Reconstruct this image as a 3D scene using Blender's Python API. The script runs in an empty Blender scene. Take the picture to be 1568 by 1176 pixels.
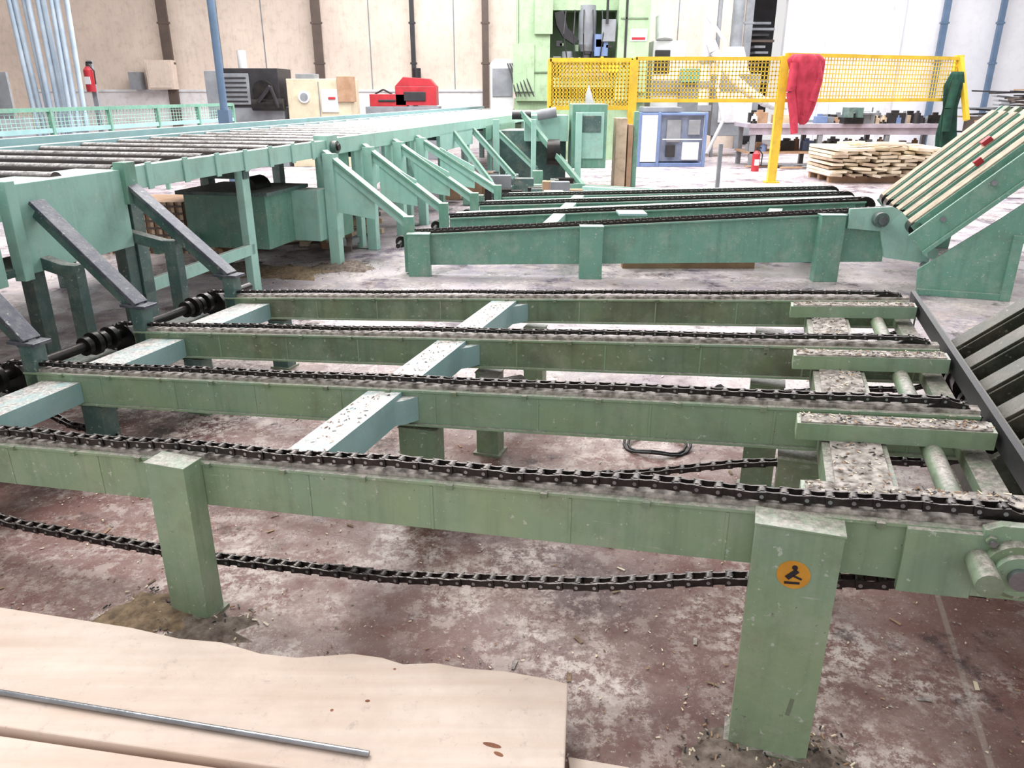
import bpy, math, random, bmesh
from mathutils import Vector
random.seed(7)
scene=bpy.context.scene
COL=bpy.context.collection
def lin(c):
    return tuple(((v/255)/12.92 if v/255<=.04045 else (((v/255)+.055)/1.055)**2.4) for v in c)+(1,)
# ---------------------------------------------------------------- materials
def mat(name,c1,c2=None,scale=3,rough=.5,metal=0,dust=0,dust_hilite_c=(192,182,176),scratch=0,drip=0,bump=.1,spec=.5,dark=None,dk=.8,grime=0,flecks=0):
    m=bpy.data.materials.new(name);m.use_nodes=True
    nt=m.node_tree;N=nt.nodes;L=nt.links
    b=N['Principled BSDF'];b.inputs['Roughness'].default_value=rough;b.inputs['Metallic'].default_value=metal
    b.inputs['Specular IOR Level'].default_value=spec
    tc=N.new('ShaderNodeTexCoord')
    def noise(sc,det=4,vec=None,ro=.6):
        n=N.new('ShaderNodeTexNoise');n.inputs['Scale'].default_value=sc;n.inputs['Detail'].default_value=det;n.inputs['Roughness'].default_value=ro
        L.new(vec or tc.outputs['Object'],n.inputs['Vector']);return n.outputs['Fac']
    def ramp(f,a,bb):
        r=N.new('ShaderNodeMapRange');r.inputs[1].default_value=a;r.inputs[2].default_value=bb;L.new(f,r.inputs[0]);return r.outputs[0]
    def mix(f,a,bb):
        x=N.new('ShaderNodeMix');x.data_type='RGBA'
        if isinstance(f,(int,float)):x.inputs[0].default_value=f
        else:L.new(f,x.inputs[0])
        for i,q in ((6,a),(7,bb)):
            if isinstance(q,tuple):x.inputs[i].default_value=q
            else:L.new(q,x.inputs[i])
        return x.outputs[2]
    def mul(a,k):
        x=N.new('ShaderNodeMath');x.operation='MULTIPLY';L.new(a,x.inputs[0])
        if isinstance(k,(int,float)):x.inputs[1].default_value=k
        else:L.new(k,x.inputs[1])
        return x.outputs[0]
    c=mix(ramp(noise(scale,5),.35,.65),lin(c1),lin(c2 or c1))
    dc=tuple(v*.5 for v in lin(c1)[:3])+(1,)
    if drip:
        mp=N.new('ShaderNodeMapping');mp.inputs['Scale'].default_value=(22,22,1.5);L.new(tc.outputs['Object'],mp.inputs['Vector'])
        c=mix(mul(ramp(noise(1,3,mp.outputs[0]),.5,.75),drip),c,dc)
    if grime:
        c=mix(mul(ramp(noise(5,8,None,.7),.50,.70),grime),c,lin((104,96,82)))
    if dark:
        c=mix(mul(ramp(noise(2.3,6),.52,.68),dk),c,lin(dark))
    if scratch:
        # pale dusty bloom
        c=mix(mul(ramp(noise(7,7,None,.75),.48,.66),scratch*.35),c,lin((196,198,186)))
        c=mix(mul(ramp(noise(45,3,None,.7),.64,.70),scratch),c,lin((206,212,204)))
        mp2=N.new('ShaderNodeMapping');mp2.inputs['Scale'].default_value=(9,9,70);mp2.inputs['Rotation'].default_value=(.25,.1,0);L.new(tc.outputs['Object'],mp2.inputs['Vector'])
        c=mix(mul(ramp(noise(1,4,mp2.outputs[0],.7),.66,.72),scratch*.7),c,lin((200,206,196)))
    if flecks:
        c=mix(mul(ramp(noise(28,5,None,.8),.66,.70),flecks),c,lin((52,48,42)))
    if dust:  # settled dust on upward faces; for ROLL, a painted highlight
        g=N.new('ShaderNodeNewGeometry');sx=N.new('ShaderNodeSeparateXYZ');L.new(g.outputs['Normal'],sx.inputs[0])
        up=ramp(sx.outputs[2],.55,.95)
        dd=mix(ramp(noise(60,4,None,.8),.4,.62),lin(tuple(v*.66 for v in dust_hilite_c)),lin(dust_hilite_c))
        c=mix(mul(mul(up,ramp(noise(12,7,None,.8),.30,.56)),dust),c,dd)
    L.new(c,b.inputs['Base Color'])
    if bump:
        bp=N.new('ShaderNodeBump');bp.inputs['Strength'].default_value=bump;bp.inputs['Distance'].default_value=.01
        L.new(noise(60,4),bp.inputs['Height']);L.new(bp.outputs[0],b.inputs['Normal'])
    return m
GR=mat('green_paint',(136,164,140),(146,168,134),2.2,.4,0,.9,scratch=.6,drip=.4,grime=.35,flecks=.6)
GRD=mat('green_paint_worn',(110,136,114),(130,146,114),3,.5,0,.95,scratch=.6,drip=.5,dark=(84,80,64),dk=.6,grime=.55,flecks=.8)
TL=mat('teal_paint',(164,208,196),(148,194,182),1.5,.42,0,.8,(220,212,206),scratch=.5,drip=.3,grime=.25,flecks=.4)
TLM=mat('teal_mid',(112,162,144),(100,148,130),1.5,.38,0,.8,(206,200,192),scratch=.6,drip=.4,grime=.3,flecks=.5)
TLD=mat('teal_dark',(80,108,104),(66,92,90),2,.5,0,.7,scratch=.5,drip=.4,grime=.4,flecks=.5)
BLT=mat('blue_teal',(156,192,196),(140,180,182),3,.45,0,1,(226,216,212),scratch=.4,grime=.2,flecks=.3)
CHN=mat('chain_steel',(32,29,30),(60,53,52),30,.38,.5,.5,(150,140,134))
GREASE=mat('greasy_steel',(28,28,30),(48,44,42),8,.35,.5,.35,(110,100,92))
DKM=mat('oily_dark_green',(52,60,52),(66,64,52),6,.45,.1,.6,(120,106,92),scratch=.3,grime=.6,flecks=.8)
BRC=mat('brace_dark',(66,70,84),(86,88,98),6,.4,.2,.5,(128,124,132),scratch=.6)
STEEL=mat('steel',(160,162,168),(130,132,136),10,.28,.8)
ROLL=mat('roller_lit_top',(62,52,48),(44,38,38),6,.3,.2,1,(236,232,230))  # near-white layer on upward faces paints the highlight along roller tops
DUSTY=mat('dust_strip',(196,188,182),(100,92,86),34,.85)
WOODP=mat('pale_wood',(206,184,160),(182,160,138),5,.65,grime=.4)
SLT=mat('slat_worn',(190,172,150),(140,128,108),8,.65,grime=.6,flecks=.6)
WOODB=mat('wood_brown',(150,116,90),(172,142,116),5,.75)
WHITEW=mat('wood_white',(240,228,206),(222,206,178),5,.7)
YEL=mat('yellow_paint',(232,196,60),(214,176,50),3,.45,grime=.3)
RED=mat('red_paint',(182,44,54),(155,35,45),4,.4)
REDC=mat('red_cloth',(196,60,82),(160,40,60),6,.85)
GRNC=mat('green_cloth',(30,76,60),(20,52,44),6,.9)
WHT=mat('white_paint',(218,220,222),(200,200,204),3,.45,grime=.2)
GRY=mat('grey_paint',(138,142,148),(116,120,126),3,.5,grime=.3)
CRM=mat('cream_paint',(206,196,170),(190,178,155),3,.5,grime=.3)
BLK=mat('black',(28,28,32),(44,42,46),5,.5)
BLU=mat('blue_paint',(110,132,174),(96,116,156),3,.45,grime=.2)
BPOLE=mat('blue_pole',(96,118,146),(84,106,130),3,.45)
PIPE=mat('pipe_lightblue',(172,186,200),(144,162,180),3,.4)
PGR=mat('press_green',(162,188,152),(140,166,132),1.5,.5,scratch=.3,grime=.4,drip=.3)
GLASS=mat('glass_grey',(140,150,172),(104,114,138),2,.15)
ORG=mat('orange_sticker',(222,160,56),(196,136,44),12,.5,flecks=.5)
RUBB=mat('rubble_dust',(150,136,126),(96,84,76),30,.95,bump=.6,flecks=.8)
STRAW=mat('straw_dust',(156,134,108),(104,88,72),30,.95,bump=.6,flecks=.8)
BRN=mat('drainpipe_brown',(92,78,70),(80,68,62),3,.6)

# ---------------------------------------------------------------- mesh builder
class MB:
    def __init__(s,name):
        s.name=name;s.v=[];s.f=[];s.mi=[];s.sm=[];s.mats=[]
    def m(s,mt):
        if mt not in s.mats:s.mats.append(mt)
        return s.mats.index(mt)
    def add(s,vs,fs,mt,smooth=False):
        o=len(s.v);s.v+= [tuple(v) for v in vs];i=s.m(mt)
        for f in fs:
            s.f.append([o+k for k in f]);s.mi.append(i);s.sm.append(smooth)
    def hexa(s,p,mt):
        s.add(p,[(0,3,2,1),(4,5,6,7),(0,1,5,4),(1,2,6,5),(2,3,7,6),(3,0,4,7)],mt)
    def box(s,x0,x1,y0,y1,z0,z1,mt,fr=None):
        P=[(x0,y0,z0),(x1,y0,z0),(x1,y1,z0),(x0,y1,z0),(x0,y0,z1),(x1,y0,z1),(x1,y1,z1),(x0,y1,z1)]
        if fr:P=[fr(*q) for q in P]
        s.hexa(P,mt)
    def prism(s,poly,ext,mt):
        n=len(poly);a=[Vector(q) for q in poly];b=[q+Vector(ext) for q in a]
        s.add(a+b,[list(range(n))[::-1],[n+i for i in range(n)]]+[(i,(i+1)%n,n+(i+1)%n,n+i) for i in range(n)],mt)
    def tube(s,p0,p1,r,mt,n=12,r1=None,cap=True):
        p0=Vector(p0);p1=Vector(p1);d=(p1-p0).normalized()
        u=d.cross(Vector((0,0,1)));
        if u.length<.01:u=Vector((1,0,0))
        u.normalize();w=d.cross(u);r1=r if r1 is None else r1
        vs=[p0+(u*math.cos(k*2*math.pi/n)+w*math.sin(k*2*math.pi/n))*r for k in range(n)]+[p1+(u*math.cos(k*2*math.pi/n)+w*math.sin(k*2*math.pi/n))*r1 for k in range(n)]
        s.add(vs,[(k,(k+1)%n,n+(k+1)%n,n+k) for k in range(n)],mt,True)
        if cap:s.add(vs,[list(range(n))[::-1],[n+k for k in range(n)]],mt)
    def path(s,pts,r,mt,n=8):
        for a,b in zip(pts[:-1],pts[1:]):s.tube(a,b,r,mt,n)
    def bar(s,p0,p1,w,h,mt,side=None):
        p0=Vector(p0);p1=Vector(p1);d=(p1-p0).normalized()
        u=Vector(side) if side else d.cross(Vector((0,0,1)))
        if u.length<.01:u=Vector((1,0,0))
        u.normalize();u=(u-d*u.dot(d)).normalized();q=u.cross(d).normalized()
        u=u*w/2;q=q*h/2
        s.hexa([p0-u-q,p0+u-q,p1+u-q,p1-u-q,p0-u+q,p0+u+q,p1+u+q,p1-u+q],mt)
    def done(s,parent=None,bevel=0):
        me=bpy.data.meshes.new(s.name);me.from_pydata(s.v,[],s.f)
        for mt in s.mats:me.materials.append(mt)
        for p,i,sm in zip(me.polygons,s.mi,s.sm):p.material_index=i;p.use_smooth=sm
        bm=bmesh.new();bm.from_mesh(me);bmesh.ops.recalc_face_normals(bm,faces=bm.faces);bm.to_mesh(me);bm.free()
        o=bpy.data.objects.new(s.name,me);COL.objects.link(o)
        if parent:o.parent=parent
        if bevel:
            b=o.modifiers.new('b','BEVEL');b.width=bevel;b.segments=2;b.limit_method='ANGLE';b.angle_limit=math.radians(50)
        return o
def empty(name):
    e=bpy.data.objects.new(name,None);COL.objects.link(e);return e
# decks frame : s along beams, t across
def ST(s,t,z):return Vector((.951*s+.309*t,-.309*s+.951*t,z))
def zd(s):return .64+.075*s
def DK(s,t,z):return ST(s,t,zd(s)+z)
# roller table frame
def CM(m,n,z):return Vector((-2.967+.213*m-.977*n,.964+.977*m+.213*n,z))

def chain(mb,pts,fr,pitch=.045,sc=1,det=True):
    P=[Vector(p) for p in pts];out=[P[0]];rest=pitch
    for a,b in zip(P[:-1],P[1:]):
        L=(b-a).length;d=0
        if L<1e-6:continue
        while d+rest<=L:
            d+=rest;out.append(a+(b-a)*(d/L));rest=pitch
        rest-=(L-d)
    for i,(a,b) in enumerate(zip(out[:-1],out[1:])):
        e=(b-a).normalized();A=a-e*pitch*.20;B=b+e*pitch*.20;M=(a+b)/2
        off=(.0165 if i%2 else .012)*sc;h=.0135*sc;th=.0024*sc
        nrm=Vector((-e.z,0,e.x))
        for sg in(-1,1):
            o=Vector((0,sg*off,0));w=Vector((0,th,0))
            for P0,h0,P1,h1 in((A,h*.85,M,h*.62),(M,h*.62,B,h*.85)):
                q=[P0+o-w-nrm*h0,P0+o+w-nrm*h0,P1+o+w-nrm*h1,P1+o-w-nrm*h1,P0+o-w+nrm*h0,P0+o+w+nrm*h0,P1+o+w+nrm*h1,P1+o-w+nrm*h1]
                mb.hexa([fr(*x) for x in q],CHN)
        if det:
            mb.tube(fr(*(a+Vector((0,-.021*sc,0)))),fr(*(a+Vector((0,.021*sc,0)))),.005*sc,STEEL,8)
            mb.tube(fr(*(a+Vector((0,-.010*sc,0)))),fr(*(a+Vector((0,.010*sc,0)))),.0125*sc,CHN,10)
            
def arc(cs,t,cz,r,a0,a1,n=8):
    return [(cs+r*math.cos(math.radians(a0+(a1-a0)*i/n)),t,cz+r*math.sin(math.radians(a0+(a1-a0)*i/n))) for i in range(n+1)]

# ================================================================= NEAR DECK
TB=[1.655,2.30,2.92,3.62]
dk=empty('chain_conveyor')
f=MB('frame')
for i,t in enumerate(TB):
    w=.035
    s0,s1=-2.9,.63
    if i==0:s0=-3.3;s1=.80
    dep=(.168,.152,.145,.14)[i]
    f.box(s0,s1,t-w,t+w,-dep,-.035,GR if i<2 else GRD,DK)
    f.box(s0,s1,t-w-.006,t+w+.006,-.035,-.027,GR,DK)
    f.box(s0,s1,t-.022,t+.022,-.027,-.016,DUSTY,DK)
    if i:f.box(s0,s1,t-w-.012,t+w+.010,-dep-.008,-dep,GR,DK)
    for k in range(9):
        s=-2.6+k*.37+.1*i
        f.box(s,s+.007,t-w-.002,t-w,-dep,-.04,GR,DK)
    for k in range(14):
        s=-2.7+k*.25
        f.box(s,s+.018,t-w-.014,t-w+.002,-.040,-.026,GRD,DK)
def dsegs(s0,s1,z0,z1,mt,ext=0):
    for a,b in zip(TB[:-1],TB[1:]):
        f.box(s0,s1,a+.036,b-.036,z0,z1,mt,DK)
dsegs(-1.27,-1.14,-.14,-.035,BLT)
dsegs(-2.80,-2.60,-.15,-.06,BLT)
for (a,b) in zip(TB[:-1],TB[1:]):
    f.prism([DK(-1.29,b-.036,-.14),DK(-1.14,b-.10,-.14),DK(-1.11,b-.08,-.14),DK(-1.08,b-.036,-.14)],(0,0,.09),BLT)
dsegs(.22,.385,-.15,-.075,GRD)
f.box(.24,.37,1.70,3.58,-.075,-.068,DUSTY,DK)
for t in TB:
    a=t-.17;
    if t==TB[0]:a=t+.045
    f.box(.15,.64,a,a+.075,-.07,-.02,GR,DK)
    f.box(.16,.63,a+.005,a+.07,-.02,-.016,DUSTY,DK)
    f.box(.30,.34,a+.02,a+.05,-.15,-.07,GRD,DK)
f.tube(ST(.50,1.5,.59),ST(.50,3.75,.59),.026,GRD,14)
f.box(.652,.670,1.72,3.72,-.075,-.014,BLK,DK)
f.box(.670,.715,1.72,3.72,-.078,-.066,DKM,DK)
f.box(.58,.64,1.72,3.62,-.135,-.10,GRD,DK)
for t in TB:
    f.tube(ST(.545,t-.010,.60),ST(.545,t+.010,.60),.078,GREASE,20)
    f.tube(ST(.50,t+.05,.60),ST(.50,t+.11,.60),.045,GREASE,16)
def post(s0,s1,t0,t1,ztop,mt=GR,cap=True):
    f.box(s0,s1,t0,t1,0,ztop,mt,ST)
    f.box(s0-.003,s1+.003,t0-.003,t1+.003,ztop,ztop+.005,mt,ST)
    f.box(s0-.012,s1+.012,t0-.012,t1+.012,0,.010,GRD,ST)
post(.055,.235,1.545,1.618,.622)
post(-1.60,-1.468,1.545,1.618,.512)
post(-1.16,-1.02,2.26,2.34,.38,GRD)
post(-1.1,-1.0,2.88,2.96,.38,GRD);post(.02,.14,2.88,2.96,.46,GRD);post(.02,.14,3.58,3.66,.46,GRD)
post(.12,.24,2.24,2.32,.46,GRD);post(-1.1,-1.0,3.58,3.66,.38,GRD)
for t in TB[1:]:
    post(-2.62,-2.52,t-.04,t+.04,.28,TLD)
c=ST(.145,1.545,.513)
f.tube(c,ST(.145,1.5435,.513),.035,ORG,28)
f.bar(ST(.132,1.5425,.503),ST(.152,1.5425,.526),.001,.012,BLK);f.tube(ST(.146,1.5435,.532),ST(.146,1.542,.532),.006,BLK,10);f.bar(ST(.128,1.5425,.491),ST(.160,1.5425,.495),.001,.006,BLK)
f.bar(ST(.143,1.5425,.512),ST(.163,1.5425,.505),.001,.005,BLK)
f.bar(ST(.178,1.5445,.13),ST(.184,1.5445,.18),.001,.009,GRD)
f.box(.36,.50,1.600,1.622,-.185,-.03,GR,DK)
f.prism([ST(.50,1.60,.50),ST(.50,1.60,.66),ST(.53,1.60,.675),ST(.80,1.60,.69),ST(.80,1.60,.56),ST(.62,1.60,.51)],ST(0,.024,0),GR)
f.tube(ST(.565,1.60,.588),ST(.565,1.572,.588),.060,GRD,28)
f.tube(ST(.565,1.572,.588),ST(.565,1.555,.588),.044,GR,28)
f.tube(ST(.565,1.556,.588),ST(.565,1.54,.588),.022,STEEL,18)
for q in((.515,.64),(.61,.655),(.66,.63),(.515,.53),(.70,.60)):
    f.tube(ST(q[0],1.60,q[1]),ST(q[0],1.588,q[1]),.012,GRD,6)
    f.tube(ST(q[0],1.589,q[1]),ST(q[0],1.58,q[1]),.007,STEEL,8)
f.tube(ST(-3.0,1.55,.37),ST(-3.0,3.95,.37),.025,GREASE,12)
for t in TB:
    f.tube(ST(-3.0,t-.012,.34),ST(-3.0,t+.012,.34),.075,GREASE,20)
    for k in range(4):
        f.tube(ST(-3.0,t-.25+.05*k,.37),ST(-3.0,t-.222+.05*k,.37),.045+.012*(k%2),GREASE,14)
    f.box(-3.15,-2.85,t-.28,t-.05,.22,.29,TLD,ST)
    f.box(-3.1,-3.02,t-.2,t-.1,0,.24,TLD,ST)
f.tube(ST(-1.0,2.6,.40),ST(-.85,2.75,.40),.045,GREASE,16);f.box(-1.02,-.95,2.70,2.80,.32,.43,GREASE,ST)
f.tube(ST(-.1,2.80,.45),ST(.0,2.86,.35),.03,BLK,10);f.box(-.12,.05,2.76,2.86,.28,.40,GREASE,ST)
f.done(dk,.0025)
ch=MB('roller_chains')
for i,t in enumerate(TB):
    top=[(-3.0+ (3.55*k/20),t,zd(-3.0+3.55*k/20)+ .002+(.005*math.sin(k*1.7) if i==0 else .002*math.sin(k*1.3+i))) for k in range(21)]
    A=top+arc(.555,t,.585,.096,85,-90)+[(.37,t,.470),(0,t,.400),(-.32,t,.312),(-.9,t,.210),(-1.58,t,.140),(-2.33,t,.118),(-2.75,t,.16)]+arc(-3.0,t,.325,.09,-70,-270,8)
    chain(ch,A,ST,.048 if i==0 else .05,(1.0,.85,.75,.7)[i])
ch.done(dk)
rn=random.Random(8);f=MB('deck_chips')
def chip(x,y,z,l,w,mt,f):
    a=rn.uniform(0,6.28);c,s_=math.cos(a),math.sin(a);d=rn.uniform(0,.003)
    f.add([(x-c*l-s_*w,y-s_*l+c*w,z),(x+c*l-s_*w,y+s_*l+c*w,z+d),(x+c*l+s_*w,y+s_*l-c*w,z),(x-c*l+s_*w,y-s_*l-c*w,z+.002)],[(0,1,2,3)],mt)
for k in range(1300):
    r=rn.random()
    if r<.5:
        s=rn.uniform(.16,.63);t=rn.choice(TB[1:]+[TB[0]+.215])-.17+rn.uniform(.005,.07);z=zd(s)-.015
    elif r<.85:s=rn.uniform(.24,.37);t=rn.uniform(1.75,3.5);z=zd(s)-.067
    else:
        s=rn.uniform(-1.26,-1.15);t=rn.uniform(1.75,3.5);z=zd(s)-.034
    if any(abs(t-q)<.04 for q in TB):continue
    p=ST(s,t,z);chip(p.x,p.y,p.z,rn.uniform(.002,.009),rn.uniform(.001,.003),rn.choice([WHITEW,WOODB,GREASE,DUSTY]),f)
f.done(dk)

def heap(name,cx,cy,r,h,mt=RUBB,n=18,seed=0):
    rnd=random.Random(seed);mb=MB(name);vs=[(cx,cy,h)];fs=[];R=6
    ph=[rnd.uniform(.6,1.35) for _ in range(n)]
    for j in range(1,R+1):
        for k in range(n):
            a=k*2*math.pi/n;q=r*j/R*ph[k]
            vs.append((cx+q*math.cos(a)*1.3,cy+q*math.sin(a),max(.001,h*(1-(j/R)**1.3)+rnd.uniform(-.3,.3)*h*(j<R)) if j<R else .0005))
    for k in range(n):fs.append((0,1+k,1+(k+1)%n))
    for j in range(R-1):
        for k in range(n):
            a=1+j*n+k;b=1+j*n+(k+1)%n;fs.append((a,a+n,b+n,b))
    mb.add(vs,fs,mt,True)
    for q in range(80):
        a=rnd.uniform(0,6.28);d=r*rnd.uniform(.2,1.4);l=rnd.uniform(.005,.016)
        x=cx+d*math.cos(a)*1.2;y=cy+d*math.sin(a);z=.004+h*.5*max(0,1-d/r);b=rnd.uniform(0,3.1)
        mb.bar((x,y,z),(x+l*math.cos(b),y+l*math.sin(b),z+rnd.uniform(0,.006)),.004,.003,rnd.choice([WOODB,WHITEW,RUBB,BLK,RUBB]))
    return mb
for i,(s,t,r,h,mt) in enumerate([(-1.66,1.52,.11,.025,STRAW),(-1.45,1.50,.10,.022,RUBB),(.07,1.50,.09,.014,RUBB),(.25,1.56,.08,.014,RUBB)]):
    p=ST(s,t,0);heap('sawdust_heap',p.x,p.y,r,h,mt,seed=i).done()

# ================================================================= ROLLER TABLE + BRACES
rt=empty('roller_conveyor')
f=MB('table_frame')
f.box(3.60,6.25,0,.07,.97,1.10,TL,CM)
for k in range(7):
    m=3.8+k*.36;f.box(m,m+.05,-.012,0,.96,1.115,TL,CM)
f.box(.6,20,1.75,1.83,.98,1.12,BLT,CM)
f.box(.6,20,2.05,2.11,1.06,1.16,BLT,CM)
f.box(.8,2.62,0,.05,.66,1.09,TL,CM);f.box(2.80,3.60,0,.05,.66,1.09,TL,CM)
f.box(.8,3.62,.05,.30,1.06,1.09,TL,CM);f.box(.8,3.62,.02,.30,.66,.70,TLD,CM)
f.box(2.60,2.66,-.03,.03,.64,1.11,TL,CM);f.box(2.76,2.82,-.03,.03,.64,1.11,TL,CM);f.box(3.58,3.68,-.03,.04,.90,1.13,TLM,CM)
f.box(6.25,6.45,-.02,.12,.22,1.14,TL,CM)
f.box(6.35,6.85,.06,.14,.20,1.05,TLM,CM)
f.box(6.45,20,0,.08,.97,1.11,TL,CM)
f.tube(CM(6.33,-.02,1.04),CM(6.33,-.07,1.04),.055,TLD,18);f.tube(CM(6.33,-.07,1.04),CM(6.33,-.09,1.04),.03,GREASE,14)
for a,b in((6.9,7.55),(7.7,8.35),(8.5,9.15)):
    f.prism([CM(a,.02,1.0),CM(b,.02,1.0),CM(b,.02,.62),CM(a+.12,.02,.55),CM(a,.02,.70)],CM(0,.04,0)-CM(0,0,0),TL)
f.box(9.6,11.2,0,.05,.78,1.0,TL,CM);f.box(12,14.2,0,.05,.78,1.0,TLM,CM);f.box(15,17.5,0,.05,.8,1.0,TL,CM)
for m,mt in((3.75,TLD),(4.98,TL),(7.1,TL),(8.6,TL),(9.9,TLM),(11.2,TL),(12.6,TL),(14,TLM),(15.5,TL),(17,TLM),(18.6,TL)):
    f.box(m-.05,m+.05,.06,.12,0,1.0,mt,CM)
    f.box(m-.06,m+.06,1.72,1.82,0,1.0,TLD,CM)
    f.box(m-.04,m+.04,.05,1.75,.90,.96,TLD,CM)
    f.box(m-.09,m+.09,-.03,.13,0,.012,TLD,CM)
f.box(3.7,5.0,.06,.10,.34,.42,TL,CM);f.box(5.0,7.0,.9,.95,.3,.38,TLM,CM)
f.box(3.7,20,.88,.94,.85,.97,TLD,CM)
f.box(.8,19.8,.10,1.74,.965,.975,BLK,CM)  # black sheet paints the shadow seen between the rollers
f.box(5.55,6.2,.25,1.0,.26,.72,TLM,CM);f.box(5.5,6.24,.2,1.04,.70,.73,TLD,CM);f.box(6.0,6.2,.0,.25,.26,.70,TL,CM)
f.tube(CM(5.7,.5,.73),CM(5.95,.5,.73),.10,GREASE,16)
def brace(tt,up,lo,mt=BRC,wd=.07,side2=TL):
    up=Vector(up);lo=Vector(lo)
    f.bar(up,lo,wd,.022,mt,side=ST(0,1,0));
    off=Vector((0,0,-.045))
    f.bar(up+off,lo+off,wd*.45,.075,side2,side=ST(0,1,0))
for t in TB[:]:
    brace(t,ST(-3.12-.1*t+.02,t,1.0),ST(-2.86,t,.53),BRC,.085,TLD)
    f.box(-2.90,-2.83,t-.035,t+.035,.28,.52,TLD,ST);f.box(-2.95,-2.80,t-.045,t+.045,.515,.53,BRC,ST)
    f.box(-3.12-.1*t-.16,-3.12-.1*t-.08,t-.03,t+.05,0,.95,TLD,ST)
    f.box(-3.28,-3.20,t-.03,t+.03,.0,.70,TLD,ST)
    f.bar(ST(-3.24,t,.66),ST(-3.12-.1*t-.1,t,.72),.06,.06,TLD)
RL=[(-.83,6.70,.38),(-.60,7.55,.39),(-.34,8.34,.40),(-.105,9.06,.40)]
for k,(x,y,z) in enumerate(RL):
    t=.309*x+.951*y
    brace(t,ST(-3.12-.1*t+.02,t+.02,1.02),(x-.05,y,.46),TLM,.09,TL)
    f.box(-3.12-.1*t+.02,-3.12-.1*t+.12,t-.03,t+.05,.0,1.0,TL,ST)
    f.bar((x-.06,y,.5),(x-.06,y,.02),.09,.09,TLM)
    f.prism([ST(-3.5-.02*t,t,.9),ST(-3.25,t,.70),ST(-3.25,t,.45),ST(-3.5-.02*t,t,.5)],ST(0,.02,0),TL)
    f.tube((x-.15,y-.1,.26),(x-.15,y+.4,.26),.02,GREASE,10);f.tube((x-.15,y+.1,.26),(x-.15,y+.16,.26),.05,GREASE,16)
for t in(10.2,11.2,12.4):
    brace(t,ST(-3.12-.1*t,t,1.0),ST(-3.6,t,.35),TLM,.08,TL)
f.done(rt,.003)
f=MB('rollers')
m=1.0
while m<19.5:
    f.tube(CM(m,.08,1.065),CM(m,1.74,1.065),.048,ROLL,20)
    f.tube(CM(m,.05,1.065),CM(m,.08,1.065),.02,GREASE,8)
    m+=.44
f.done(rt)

# ================================================================= REAR DECK
d2=empty('chain_conveyor')
f=MB('frame');ch=MB('roller_chains')
RR=[(3.12,6.46,.61),(3.22,7.15,.60),(3.32,7.82,.57),(3.42,8.45,.55)]
for i,(a,b) in enumerate(zip(RL,RR)):
    A=Vector(a);B=Vector(b);D=(B-A);u=Vector((D.x,D.y,0)).normalized();n=Vector((-u.y,u.x,0))
    def plate(n0,n1,za0,za1,zb0,zb1,mt,A=A,B=B,n=n):
        f.hexa([Vector((A.x,A.y,za0))+n*n0,Vector((B.x,B.y,zb0))+n*n0,Vector((B.x,B.y,zb0))+n*n1,Vector((A.x,A.y,za0))+n*n1,
                Vector((A.x,A.y,za1))+n*n0,Vector((B.x,B.y,zb1))+n*n0,Vector((B.x,B.y,zb1))+n*n1,Vector((A.x,A.y,za1))+n*n1],mt)
    lo=(.08,.16) if i==0 else (A.z-.2,B.z-.2)
    plate(-.03,.03,lo[0],A.z-.03,lo[1],B.z-.03,TLM)
    plate(-.05,.20,A.z-.045,A.z-.03,B.z-.045,B.z-.03,TLM)
    plate(-.02,.02,A.z-.03,A.z-.012,B.z-.03,B.z-.012,GREASE)
    if i: plate(.22,.40,A.z-.10,A.z-.03,B.z-.10,B.z-.03,TL)
    def fr(s,t,z,A=A,u=u,n=n):
        return A+u*s+n*t+Vector((0,0,z))
    L=Vector((D.x,D.y,0)).length
    chain(ch,[(0,0,.0),(L,0,D.z)],fr,.055,.85)
    f.tube(B-n*.03+Vector((0,0,-.08)),B+n*.05+Vector((0,0,-.08)),.09,GREASE,18)
def wpost(x,y,w,d,z1,mt=TLM):
    f.box(x-w/2,x+w/2,y-d/2,y+d/2,0,z1,mt);f.box(x-w/2-.005,x+w/2+.005,y-d/2-.005,y+d/2+.005,z1,z1+.01,TL)
wpost(-.80,6.62,.19,.10,.36);wpost(.67,6.52,.19,.10,.44);wpost(2.64,6.42,.20,.10,.55)
for x,y in((.8,7.4),(2.8,7.2),(1,8.3),(2.9,7.9),(1.1,8.8),(2.9,8.5)):wpost(x,y,.12,.1,.35,TLD)
f.bar((.3,6.7,.37),(.75,8.8,.37),.12,.1,TL);f.bar((2.2,6.6,.45),(2.9,8.4,.45),.12,.1,TL)
f.box(.95,1.2,6.9,7.15,.47,.49,BLT)
f.prism([(2.78,6.42,.44),(2.78,6.42,.60),(3.12,6.40,.62),(3.20,6.40,.58),(3.46,6.30,.30),(3.44,6.30,.17),(3.12,6.40,.20),(3.05,6.40,.42)],(0,.03,0),TL)
f.tube((3.02,6.40,.52),(3.02,6.34,.52),.06,TLD,20);f.tube((3.02,6.34,.52),(3.02,6.32,.52),.035,STEEL,16)
f.tube((3.42,6.30,.27),(3.42,6.22,.27),.045,TL,16);f.tube((3.40,6.3,.16),(3.40,6.22,.16),.03,STEEL,12)
f.box(1.0,2.2,6.9,7.0,0,.14,WOODB)
f.done(d2,.003);ch.done(d2)

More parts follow.
